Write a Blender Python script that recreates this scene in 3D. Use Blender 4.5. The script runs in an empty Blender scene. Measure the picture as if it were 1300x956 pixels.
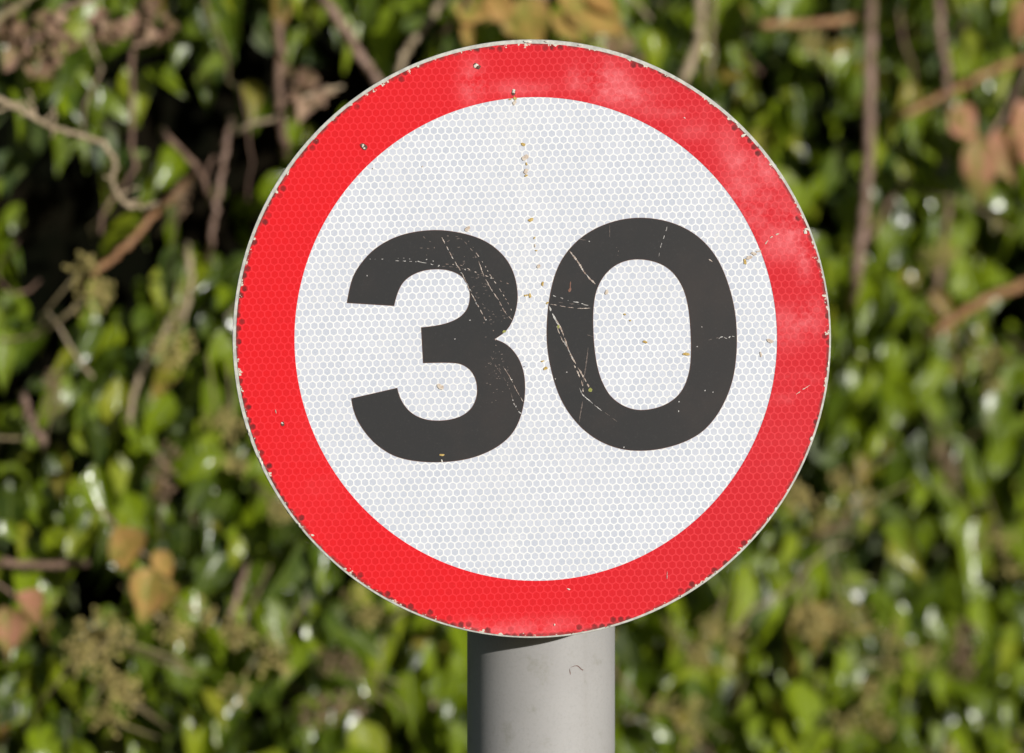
import bpy, bmesh, math, random
import numpy as np
from mathutils import Vector, noise as mnoise
R = math.radians
rng = random.Random(7)
nr = np.random.default_rng(11)
sc = bpy.context.scene
COL = sc.collection

# ------------------------------------------------------------------ scale
S = 0.15/380.0            # metres per photo pixel in the plane of the sign
SIGN_Z = 2.2              # height of the sign centre
CAMX, CAMZ, DIST = -25*S, SIGN_Z-48*S, 1300*S*200/36
def P(px, py, y):
    k = S*(y+DIST)/DIST
    return Vector((CAMX+(px-650)*k, y, CAMZ-(py-478)*k))

# ------------------------------------------------------------------ tags / linking
def tag(o, label=None, cat=None, group=None, kind=None):
    if label: o['label'] = label
    if cat: o['category'] = cat
    if group: o['group'] = group
    if kind: o['kind'] = kind
    return o
def empty(name, loc):
    o = bpy.data.objects.new(name, None); COL.objects.link(o); o.location = loc
    o.empty_display_size = 0.05
    return o
def link(name, me, mat, parent=None, smooth=True):
    o = bpy.data.objects.new(name, me); COL.objects.link(o)
    mats = mat if isinstance(mat, (list, tuple)) else [mat]
    for m in mats: me.materials.append(m)
    if smooth:
        me.polygons.foreach_set('use_smooth', [True]*len(me.polygons))
    if parent: o.parent = parent
    return o
def from_bm(name, bm, mat, parent=None, smooth=True):
    me = bpy.data.meshes.new(name); bm.to_mesh(me); bm.free()
    return link(name, me, mat, parent, smooth)

# ------------------------------------------------------------------ node helpers
class NT:
    def __init__(s, name):
        s.mat = bpy.data.materials.new(name); s.mat.use_nodes = True
        s.t = s.mat.node_tree; s.t.nodes.clear()
        s.out = s.t.nodes.new('ShaderNodeOutputMaterial')
        s.b = s.t.nodes.new('ShaderNodeBsdfPrincipled')
        s.t.links.new(s.b.outputs[0], s.out.inputs[0])
    def put(s, sock, v):
        if isinstance(v, bpy.types.NodeSocket): s.t.links.new(v, sock)
        elif v is not None: sock.default_value = v
    def m(s, op, a, b=None, c=None, clamp=False):
        n = s.t.nodes.new('ShaderNodeMath'); n.operation = op; n.use_clamp = clamp
        s.put(n.inputs[0], a)
        if b is not None: s.put(n.inputs[1], b)
        if c is not None: s.put(n.inputs[2], c)
        return n.outputs[0]
    def v(s, op, a, b=None):
        n = s.t.nodes.new('ShaderNodeVectorMath'); n.operation = op
        s.put(n.inputs[0], a)
        if b is not None: s.put(n.inputs[1], b)
        return n.outputs['Value'] if op in ('LENGTH', 'DOT_PRODUCT', 'DISTANCE') else n.outputs[0]
    def xyz(s, x, y, z=0.0):
        n = s.t.nodes.new('ShaderNodeCombineXYZ')
        for i, q in enumerate((x, y, z)): s.put(n.inputs[i], q)
        return n.outputs[0]
    def sep(s, v):
        n = s.t.nodes.new('ShaderNodeSeparateXYZ'); s.put(n.inputs[0], v); return n.outputs
    def mix(s, f, a, b):
        n = s.t.nodes.new('ShaderNodeMix'); n.data_type = 'RGBA'
        s.put(n.inputs[0], f); s.put(n.inputs[6], a); s.put(n.inputs[7], b); return n.outputs[2]
    def ss(s, x, lo, hi):
        n = s.t.nodes.new('ShaderNodeMapRange'); n.interpolation_type = 'SMOOTHSTEP'
        s.put(n.inputs[0], x); n.inputs[1].default_value = lo; n.inputs[2].default_value = hi
        return n.outputs[0]
    def noise(s, vec, scale, detail=2.0, rough=.5):
        n = s.t.nodes.new('ShaderNodeTexNoise'); s.put(n.inputs['Vector'], vec)
        n.inputs['Scale'].default_value = scale; n.inputs['Detail'].default_value = detail
        n.inputs['Roughness'].default_value = rough
        return n.outputs[0]
    def wn(s, vec):
        n = s.t.nodes.new('ShaderNodeTexWhiteNoise'); n.noise_dimensions = '3D'
        s.put(n.inputs['Vector'], vec); return n.outputs[0]
    def obj(s):
        return s.t.nodes.new('ShaderNodeTexCoord').outputs['Object']
    def bump(s, h, dist, strength=1.0):
        n = s.t.nodes.new('ShaderNodeBump'); s.put(n.inputs['Height'], h)
        n.inputs['Distance'].default_value = dist; n.inputs['Strength'].default_value = strength
        s.t.links.new(n.outputs[0], s.b.inputs['Normal'])
    def set(s, **k):
        for n, v in k.items(): s.put(s.b.inputs[n.replace('_', ' ')], v)
        return s.mat
def c3(r, g, b): return (r, g, b, 1.0)

PITCH = 9.66
def hexcells(n):
    """returns (photo-pixel coords x,y), hex distance, cell id in lattice units"""
    o = n.sep(n.obj())
    X = n.m('DIVIDE', o[0], S); Y = n.m('DIVIDE', o[2], S)      # pixels right / up from the panel centre
    a = R(1.85)                                                  # sheeting laid slightly rotated
    ux = n.m('ADD', n.m('MULTIPLY', X, math.cos(a)/PITCH), n.m('MULTIPLY', Y, math.sin(a)/PITCH))
    uy = n.m('SUBTRACT', n.m('MULTIPLY', Y, math.cos(a)/PITCH), n.m('MULTIPLY', X, math.sin(a)/PITCH))
    q = math.sqrt(3)
    def cell(ox, oy):
        ix = n.m('ADD', n.m('FLOOR', n.m('ADD', n.m('SUBTRACT', ux, ox), .5)), ox)
        iy = n.m('ADD', n.m('MULTIPLY', n.m('FLOOR', n.m('ADD', n.m('DIVIDE', n.m('SUBTRACT', uy, oy), q), .5)), q), oy)
        dx = n.m('SUBTRACT', ux, ix); dy = n.m('SUBTRACT', uy, iy)
        return ix, iy, dx, dy, n.m('ADD', n.m('MULTIPLY', dx, dx), n.m('MULTIPLY', dy, dy))
    A = cell(0.0, 0.0); B = cell(.5, q/2)
    f = n.m('LESS_THAN', A[4], B[4])
    def pick(i): return n.m('ADD', n.m('MULTIPLY', A[i], f), n.m('MULTIPLY', B[i], n.m('SUBTRACT', 1.0, f)))
    ix, iy, dx, dy = (pick(i) for i in range(4))
    ax = n.m('ABSOLUTE', dx); ay = n.m('ABSOLUTE', dy)
    hd = n.m('MAXIMUM', ax, n.m('ADD', n.m('MULTIPLY', ax, .5), n.m('MULTIPLY', ay, .8660254)))
    ln = n.m('SQRT', n.m('ADD', n.m('MULTIPLY', dx, dx), n.m('MULTIPLY', dy, dy)))
    d = n.m('ADD', n.m('MULTIPLY', hd, .75), n.m('MULTIPLY', ln, .25))
    # cell centre back in pixels
    cx = n.m('MULTIPLY', n.m('SUBTRACT', n.m('MULTIPLY', ix, math.cos(a)), n.m('MULTIPLY', iy, math.sin(a))), PITCH)
    cy = n.m('MULTIPLY', n.m('ADD', n.m('MULTIPLY', ix, math.sin(a)), n.m('MULTIPLY', iy, math.cos(a))), PITCH)
    return X, Y, d, cx, cy, n.xyz(n.m('ROUND', n.m('MULTIPLY', ix, 2.0)), n.m('ROUND', n.m('MULTIPLY', iy, 2.0)))
def gauss(n, X, Y, lst):
    """sum of soft patches (photo px x, y, radius x, radius y, amount)"""
    tot = None
    for (x, y, rx, ry, am) in lst:
        a = n.m('DIVIDE', n.m('SUBTRACT', X, x-675), rx); b = n.m('DIVIDE', n.m('SUBTRACT', Y, 430-y), ry)
        r2 = n.m('ADD', n.m('MULTIPLY', a, a), n.m('MULTIPLY', b, b))
        g = n.m('MULTIPLY', n.m('EXPONENT', n.m('MULTIPLY', r2, -1.0)), am)
        tot = g if tot is None else n.m('ADD', tot, g)
    return tot

def mat_white():
    n = NT('white_honeycomb_sheeting')
    X, Y, d, cx, cy, cid = hexcells(n)
    rnd = n.wn(cid); p = n.xyz(X, Y)
    web = n.ss(d, .385, .455)
    big = n.noise(p, .011, 3); fine = n.noise(p, .28, 3, .7)
    cell = n.mix(rnd, c3(.40, .425, .48), c3(.45, .47, .52))
    cell = n.mix(n.m('MULTIPLY', n.ss(fine, .52, .75), .5), cell, c3(.56, .575, .605))
    worn = gauss(n, X, Y, [(650, 165, 16, 40, .6), (668, 330, 22, 150, .45), (652, 690, 10, 26, .5), (690, 430, 30, 60, .5), (700, 590, 90, 60, .12), (640, 560, 16, 90, .25)])
    worn = n.m('MULTIPLY', worn, n.m('MULTIPLY', n.ss(fine, .35, .7), .75), clamp=True)
    cell = n.mix(worn, cell, c3(.58, .58, .575))
    webc = n.mix(n.ss(big, .35, .65), c3(.59, .595, .59), c3(.62, .63, .63))
    col = n.mix(web, cell, webc)
    yel = n.m('MULTIPLY', n.ss(n.noise(p, .05, 4, .65), .62, .8), .22)
    col = n.mix(yel, col, c3(.55, .50, .34))
    n.bump(n.m('SUBTRACT', web, n.m('MULTIPLY', big, .5)), .00006, .6)
    return n.set(Base_Color=col, Roughness=.42, Specular_IOR_Level=.2)
def mat_red():
    n = NT('red_honeycomb_sheeting')
    X, Y, d, cx, cy, cid = hexcells(n)
    rnd = n.wn(cid); p = n.xyz(X, Y)
    web = n.ss(d, .385, .46)
    refl_tone = n.ss(n.m('ADD', X, n.m('MULTIPLY', Y, .25)), -230.0, 260.0)      # duller red to one side: change of reflection angle painted into the colour
    cell = n.mix(refl_tone, c3(.54, .005, .009), c3(.44, .009, .016))
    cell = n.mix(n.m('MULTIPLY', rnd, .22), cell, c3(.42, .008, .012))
    webc = n.mix(refl_tone, c3(.61, .016, .023), c3(.54, .026, .034))
    fine = n.noise(p, .12, 4, .65); swirl = n.noise(p, .022, 3, .6)
    ring = n.mix(web, cell, webc)
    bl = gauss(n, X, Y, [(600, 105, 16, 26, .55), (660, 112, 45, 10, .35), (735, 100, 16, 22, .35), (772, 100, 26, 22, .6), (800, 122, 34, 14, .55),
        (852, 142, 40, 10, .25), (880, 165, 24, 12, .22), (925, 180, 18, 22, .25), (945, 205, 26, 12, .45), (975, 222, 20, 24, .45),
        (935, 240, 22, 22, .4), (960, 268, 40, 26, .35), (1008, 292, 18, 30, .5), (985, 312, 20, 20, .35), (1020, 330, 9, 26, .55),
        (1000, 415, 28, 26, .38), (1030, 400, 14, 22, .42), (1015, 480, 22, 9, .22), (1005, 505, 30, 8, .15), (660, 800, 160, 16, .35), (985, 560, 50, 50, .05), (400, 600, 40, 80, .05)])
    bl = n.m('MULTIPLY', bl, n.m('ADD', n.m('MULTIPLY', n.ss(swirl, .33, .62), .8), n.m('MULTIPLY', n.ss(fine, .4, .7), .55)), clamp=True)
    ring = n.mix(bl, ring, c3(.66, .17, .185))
    # cells next to the rim that moisture has got into
    crr = n.m('SQRT', n.m('ADD', n.m('POWER', n.m('SUBTRACT', cx, 1.0), 2.0), n.m('POWER', n.m('ADD', cy, 1.0), 2.0)))
    rr = n.m('SQRT', n.m('ADD', n.m('POWER', n.m('SUBTRACT', X, 1.0), 2.0), n.m('POWER', n.m('ADD', Y, 1.0), 2.0)))
    den = n.noise(p, .013, 2)
    keep = n.ss(n.m('ADD', n.m('MULTIPLY', rnd, .6), n.m('MULTIPLY', n.ss(den, .38, .62), .55)), .56, .70)
    dark = n.m('MULTIPLY', n.ss(n.m('ADD', crr, n.m('MULTIPLY', rnd, 1.5)), 370.0, 371.5), keep)
    dark = n.m('MULTIPLY', dark, n.m('SUBTRACT', 1.0, n.ss(n.m('ADD', d, n.m('MULTIPLY', n.noise(p, .35, 2, .6), .3)), .38, .62)))
    dark = n.m('MULTIPLY', dark, n.m('ADD', .1, n.m('MULTIPLY', fine, 1.3)), clamp=True)
    ring = n.mix(dark, ring, c3(.07, .012, .012))
    edge = n.m('MULTIPLY', n.ss(rr, 371.5, 375.5), n.ss(n.noise(p, .09, 3), .38, .56))
    ring = n.mix(n.m('MULTIPLY', edge, .7), ring, c3(.09, .03, .025))
    # paint lost along the rim
    ch = n.m('ADD', n.m('SUBTRACT', rr, 375.8), n.m('MULTIPLY', n.m('SUBTRACT', n.noise(p, .085, 4, .7), .555), 42.0))
    ch = n.m('MULTIPLY', n.ss(ch, .3, 1.1), n.ss(rr, 367.0, 371.5))
    ring = n.mix(ch, ring, c3(.50, .47, .39))
    spk = n.m('MULTIPLY', n.ss(n.noise(p, .5, 2, .6), .76, .8), .7)
    ring = n.mix(spk, ring, c3(.6, .2, .2))
    n.bump(web, .00004, .5)
    return n.set(Base_Color=ring, Roughness=.42, Specular_IOR_Level=.2)
def mat_black():
    n = NT('weathered_black_film')
    o = n.obj(); sp = n.sep(o)
    a = n.noise(o, 22.0, 4, .6); g = n.noise(o, 900.0, 3, .8)
    east = n.ss(n.m('ADD', sp[0], n.m('MULTIPLY', a, .04)), .05, .12)
    f = n.m('ADD', n.m('MULTIPLY', n.ss(a, .45, .7), .7), n.m('MULTIPLY', east, .4), clamp=True)
    col = n.mix(f, c3(.021, .021, .0215), c3(.029, .0255, .0245))
    col = n.mix(n.m('MULTIPLY', n.ss(g, .55, .8), .55), col, c3(.05, .048, .047))
    return n.set(Base_Color=col, Roughness=.5, Specular_IOR_Level=.2)
def plain(name, c1, c2, scale=40, rough=.6, metal=0.0, spec=.4, bump=0, bscale=200):
    n = NT(name); o = n.obj()
    col = n.mix(n.ss(n.noise(o, scale, 4, .6), .35, .65), c3(*[q*.74 for q in c1]), c3(*[q*.74 for q in c2]))
    if bump: n.bump(n.noise(o, bscale, 4, .6), bump, 1.0)
    return n.set(Base_Color=col, Roughness=rough, Metallic=metal, Specular_IOR_Level=spec)

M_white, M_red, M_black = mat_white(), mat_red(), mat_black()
M_plate = plain('aged_offwhite_plate', (.42, .42, .38), (.60, .60, .54), 300, .55)
M_alu = plain('dull_aluminium', (.32, .33, .34), (.45, .46, .47), 60, .45, .8)
M_brown_edge = plain('rusty_film_edge', (.16, .06, .035), (.24, .12, .08), 120, .6)
M_scratch = plain('pale_scratch', (.28, .20, .16), (.60, .52, .45), 700, .7)
M_scratch_w = plain('white_scratch', (.30, .28, .26), (.66, .65, .62), 700, .6)
M_scratch_dim = plain('dim_scuff', (.11, .085, .075), (.17, .14, .12), 700, .7)
M_ochre = plain('ochre_lichen', (.42, .27, .06), (.60, .44, .16), 900, .8)
M_tan = plain('tan_stain', (.50, .40, .32), (.68, .60, .50), 900, .8)
M_green = plain('green_algae', (.22, .24, .05), (.36, .36, .10), 900, .8)
M_chip = plain('bare_chip', (.62, .56, .46), (.80, .76, .68), 900, .6)
M_pit = plain('dark_pit', (.08, .03, .02), (.16, .07, .05), 900, .8)

def mat_pole():
    n = NT('grey_painted_post'); o = n.obj()
    big = n.noise(o, 9.0, 4, .6); fine = n.noise(o, 700.0, 4, .8)
    mp = n.v('MULTIPLY', o, (60.0, 60.0, 2.5)); drip = n.noise(mp, 1.0, 3, .6)
    col = n.mix(n.ss(big, .35, .65), c3(.238, .232, .224), c3(.272, .266, .255))
    col = n.mix(n.m('MULTIPLY', n.ss(fine, .45, .75), .5), col, c3(.20, .195, .185))
    col = n.mix(n.m('MULTIPLY', n.ss(drip, .55, .8), .35), col, c3(.20, .185, .165))
    grime = n.m('MULTIPLY', n.ss(n.noise(o, 38.0, 5, .75), .56, .72), .5)
    col = n.mix(grime, col, c3(.17, .165, .13))
    n.bump(fine, .00008, .6)
    return n.set(Base_Color=col, Roughness=.6, Specular_IOR_Level=.3)
M_pole = mat_pole()

# ------------------------------------------------------------------ the sign
ORIG = Vector((0, 0, SIGN_Z))
root = empty('speed_limit_sign', (12.5*S*1.026, .075, 0))
tag(root, 'weathered round red and white sign reading 30 on a grey round post', 'road sign')
def at_world(o, loc, parent):
    """parent o keeping it at a world location (parents here are unrotated)"""
    o.parent = parent
    o.location = Vector(loc) - PW[parent.name]
PW = {root.name: Vector(root.location)}
def L(px, py, y): return Vector(((px-675)*S, y, (430-py)*S))    # photo px -> panel coordinates

def build_panel():
    bm = bmesh.new(); N = 192; r = .15
    prof = [(r-.0002, 0.0), (r, .0003), (r, .0027), (r-.0003, .003)]
    rings = []
    for rad, y in prof:
        rings.append([bm.verts.new((rad*math.cos(2*math.pi*i/N), y, rad*math.sin(2*math.pi*i/N))) for i in range(N)])
    for a, b in zip(rings, rings[1:]):
        for i in range(N): bm.faces.new((a[i], a[(i+1) % N], b[(i+1) % N], b[i]))
    bm.faces.new(rings[0]); bm.faces.new(rings[-1][::-1])
    bmesh.ops.recalc_face_normals(bm, faces=bm.faces)
    return bm
panel = from_bm('sign_panel', build_panel(), M_plate, None, False)
at_world(panel, ORIG, root); PW[panel.name] = ORIG.copy()

def disc(cx, cy, rpx, y, N=256):
    bm = bmesh.new(); c = bm.verts.new(L(cx, cy, y)); vs = []
    for i in range(N):
        a = 2*math.pi*i/N
        vs.append(bm.verts.new(L(cx+rpx*math.cos(a), cy-rpx*math.sin(a), y)))
    for i in range(N): bm.faces.new((c, vs[i], vs[(i+1) % N]))
    bmesh.ops.recalc_face_normals(bm, faces=bm.faces)
    if bm.faces[0].normal.y > 0: bmesh.ops.reverse_faces(bm, faces=bm.faces)
    return bm
o = from_bm('white_face', disc(680.2, 430.3, 316, -.00015), M_white, panel, False)
bm = bmesh.new(); N = 384
ins, outs, mids = [], [], []
for i in range(N):
    a = 2*math.pi*i/N; ca, sa = math.cos(a), -math.sin(a)
    w = 376.3 + .5*math.sin(a*3+1) + .3*math.sin(a*7)
    ins.append(bm.verts.new(L(680.2+306.3*ca, 430.3+307*sa, -.0003)))
    outs.append(bm.verts.new(L(676+w*ca, 431+w*sa, -.0003)))
for i in range(N):
    j = (i+1) % N; bm.faces.new((ins[i], ins[j], outs[j], outs[i]))
bmesh.ops.recalc_face_normals(bm, faces=bm.faces)
bm.faces.ensure_lookup_table()
if bm.faces[0].normal.y > 0: bmesh.ops.reverse_faces(bm, faces=bm.faces)
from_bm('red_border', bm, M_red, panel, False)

# --- numeral outlines, in photo pixels: runs between sharp corners
three = [
 [(440.6,384.7),(441.6,378),(444,366),(447.2,354.3),(452,343.7),(462.3,329.2),(473,318.2),(483.8,310.3),(494.6,304.2),(505.4,299.6),(516.2,296.3),(530.2,293.5),(546.3,292),(559.2,292),(570,293),(582.3,294.9),(598.5,298.7),(614.6,305),(628.6,314),(641.5,326.5),(650.1,340.6),(655.2,356),(657.4,371.5),(657.1,384),(654.4,397.7),(649,411.5),(641.2,422.3),(628.5,430.5)],
 [(628.5,430.5),(638.5,434.2),(647.6,440.4),(655.2,449.3),(660.8,459),(664.9,471),(667,486.6),(666.5,503.8),(663.8,520),(658.8,536),(651,550.2),(640.5,560.8),(629.2,568.8),(616.3,575.4),(602.3,580.7),(586.2,584.4),(570,586.3),(553.8,587),(537.7,586.6),(521.5,584.6),(510.8,582.2),(500.5,578.8),(490.3,573.4),(479.8,566),(470.9,557.8),(461.4,546),(453.7,533.5),(449.2,521.5),(446.9,512),(446.2,505.6)],
 [(446.2,505.6),(504.5,492.2)],
 [(504.5,492.2),(506.5,500.5),(509.8,508.3),(515,516.6),(521.6,523.4),(529.2,528.3),(537.7,531.6),(546.5,533.4),(557,533.9),(569,533),(581,530.1),(590.6,525.4),(598.2,518.6),(603,510.4),(605.5,501.7),(606,493),(604.4,482.5),(600.3,473.7),(593.9,466.9),(586.3,462.7),(577.7,460.9),(561.5,460.5),(537.3,461)],
 [(537.3,461),(534.8,415.5)],
 [(534.8,415.5),(546.2,414.3),(557,412.6),(567.7,410),(577.4,406.2),(586,400.9),(592.3,393.8),(595.9,384.8),(596.8,374),(595.2,365.4),(592.6,359),(587.7,352.3),(580.2,347),(570.5,343.5),(560.8,342),(549,342),(537.7,343.8),(527,347.5),(518.3,352.6),(511,359.7),(506.5,368.2),(503,378),(500.6,388.5)],
 [(500.6,388.5),(440.6,384.7)]]
zero_out = [(701.3,360),(704.8,348),(710.2,334.6),(717.7,322.6),(726.5,311.7),(737,302),(748.9,293.8),(761.8,287),(777,281.3),(792,277.8),(807,276.2),(821.5,276.3),(837,278.3),(853,282.3),(867,288),(880,295.3),(891.8,304.6),(902.6,316.1),(911.4,329),(918.8,343.6),(924.7,360),(929.7,377),(933.3,394.5),(935.2,411.7),(935.8,429),(935.5,443),(934.4,459.4),(931.7,477.7),(926.3,496.5),(917.9,515),(909.4,529),(900,540.5),(891,549),(880,556),(869.2,561.2),(856.3,566),(840.2,570),(826,571.9),(813.2,572.5),(800.3,572),(788.5,570.2),(775.5,566.5),(762,560.6),(750.5,553.3),(740.5,545.2),(733.5,538),(725,528),(715.7,514.2),(708,498),(702,478.8),(697.6,459.4),(695.2,445),(694,428),(694.3,408.5),(696,389),(698.3,374)]
zero_in = [(761,360),(766.3,351),(773.9,342.4),(783.6,335.3),(796.3,330.5),(809,329),(820.8,329.9),(833.7,332.8),(845.5,338.3),(855.5,346.5),(864.6,359.5),(870.2,373),(873.5,387),(875.7,403),(876.9,420.3),(877.6,440),(877.1,459.4),(875,473.6),(870.7,487),(865,497.6),(857,506),(846.4,513.2),(832,518.5),(815,521),(802.5,519.4),(790.6,514.9),(779,506.9),(772.1,498.8),(767.8,491),(763.8,483),(759.7,471),(756.8,456.5),(755,443.2),(753.8,429),(753.1,408.5),(753.4,392.5),(754.9,379.4),(757.4,368.8)]
def cr(pts, closed, per=6):
    n = len(pts); out = []
    if n == 2 and not closed: return list(pts)
    rngi = range(n if closed else n-1)
    for i in rngi:
        g = (lambda k: pts[k % n]) if closed else (lambda k: pts[min(max(k, 0), n-1)])
        p0, p1, p2, p3 = g(i-1), g(i), g(i+1), g(i+2)
        for t in range(per):
            t /= per
            out.append(tuple(.5*((2*p1[k])+(-p0[k]+p2[k])*t+(2*p0[k]-5*p1[k]+4*p2[k]-p3[k])*t*t+(-p0[k]+3*p1[k]-3*p2[k]+p3[k])*t**3) for k in (0, 1)))
    if not closed: out.append(tuple(pts[-1]))
    return out
def smooth(p, closed, it=14):
    p = [list(q) for q in p]; n = len(p)
    for _ in range(it):
        q = [list(a) for a in p]
        for i in range(n):
            if not closed and i in (0, n-1): continue
            a, b = p[(i-1) % n], p[(i+1) % n]
            for k in (0, 1): q[i][k] = .5*p[i][k]+.25*(a[k]+b[k])
        p = q
    return [tuple(a) for a in p]
def outline3():
    out = []
    for run in three:
        q = cr(run, False)
        if len(run) > 2: q = smooth(q, False)
        out += q[:-1]
    return out
def offset(poly, d):
    n = len(poly); out = []
    area = sum(poly[i][0]*poly[(i+1) % n][1]-poly[(i+1) % n][0]*poly[i][1] for i in range(n))
    sg = 1 if area > 0 else -1
    for i in range(n):
        a, b, c = Vector(poly[i-1]), Vector(poly[i]), Vector(poly[(i+1) % n])
        t1 = (b-a).normalized(); t2 = (c-b).normalized()
        n1 = Vector((t1.y, -t1.x)); n2 = Vector((t2.y, -t2.x)); m = (n1+n2)
        m = m.normalized() if m.length > 1e-6 else n1
        k = 1/max(.5, m.dot(n1))
        q = b + m*d*k*sg; out.append((q.x, q.y))
    return out
def fill(bm, polys, y, mi):
    edges = []
    for poly in polys:
        vs = [bm.verts.new(L(x, yy, y)) for x, yy in poly]
        edges += [bm.edges.new((vs[i], vs[(i+1) % len(vs)])) for i in range(len(vs))]
    r = bmesh.ops.triangle_fill(bm, use_beauty=True, use_dissolve=False, edges=edges)
    for g in r['geom']:
        if isinstance(g, bmesh.types.BMFace):
            g.material_index = mi
            g.normal_update()
            if g.normal.y > 0: g.normal_flip()
def digit(polys_outer, polys_inner):
    bm = bmesh.new()
    fill(bm, polys_outer, -.00042, 1)
    fill(bm, polys_inner, -.0005, 0)
    return from_bm('digit', bm, [M_black, M_brown_edge], panel, False)
p3 = outline3()
d3 = digit([p3], [offset(p3, -.45)]); tag(d3, 'black numeral 3')
zo, zi = smooth(cr(zero_out, True), True, 24), smooth(cr(zero_in, True), True, 24)
d0 = digit([zo, zi], [offset(zo, -.45), offset(zi, .45)]); tag(d0, 'black numeral 0')

# --- scratches and spots
def ribbon(bm, pts, w, y, mi, dash=None, jit=.5, seed=0):
    r = random.Random(seed)
    P_ = cr(pts, False, 8); acc = 0; on = True; nxt = 0; strip = []
    def flush(st):
        if len(st) < 2: return
        prev = None
        for i, (q, t) in enumerate(st):
            nrm = Vector((-t.y, t.x)); k = math.sin(math.pi*(i+.35)/(len(st)-.3))**.5 if len(st) > 2 else .7
            ww = w*.5*k*(1+r.uniform(-jit, jit)); off = r.uniform(-.25, .25)
            a = bm.verts.new(L(*(q+nrm*(ww+off)), y)); b = bm.verts.new(L(*(q-nrm*(ww-off)), y))
            if prev:
                f = bm.faces.new((prev[0], a, b, prev[1])); f.material_index = mi
                f.normal_update()
                if f.normal.y > 0: f.normal_flip()
            prev = (a, b)
    dense = []
    for i in range(len(P_)-1):
        a, b = Vector(P_[i]), Vector(P_[i+1]); n = max(1, int((b-a).length/.9))
        for k in range(n): dense.append((a.lerp(b, k/n), (b-a).normalized()))
    run = 0
    for q in dense:
        if run <= 0:
            if strip: flush(strip); strip = []
            on = not on if dash else True
            run = r.uniform(.5, 1.5)*(dash[0] if on else dash[1]) if dash else 1e9
        if on: strip.append(q)
        run -= .9
    flush(strip)
def blob(bm, x, y, rx, ry, dep, mi, seed, h=.00012, n=12):
    r = random.Random(seed); ph = r.uniform(0, 6)
    cf = min(1.0, 377.0/max(1e-6, math.hypot(x-675, y-430)))
    c = bm.verts.new(L(675+(x-675)*cf, 430+(y-430)*cf, dep-h)); ring = []
    for i in range(n):
        a = 2*math.pi*i/n+ph*0; k = 1+.28*math.sin(2*a+ph)+r.uniform(-.22, .22)
        qx, qy = x+rx*k*math.cos(a)-675, y+ry*k*math.sin(a)-430
        f_ = min(1.0, 378.6/max(1e-6, math.hypot(qx, qy)))
        ring.append(bm.verts.new(L(675+qx*f_, 430+qy*f_, dep)))
    for i in range(n):
        f = bm.faces.new((c, ring[i], ring[(i+1) % n])); f.material_index = mi; f.normal_update()
        if f.normal.y > 0: f.normal_flip()
Y0 = -.00056
M_SCR = [M_scratch, M_scratch_w, M_scratch_dim, M_pit, M_tan]
M_SPT = [M_ochre, M_tan, M_green, M_pit, M_chip, M_brown_edge]
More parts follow.
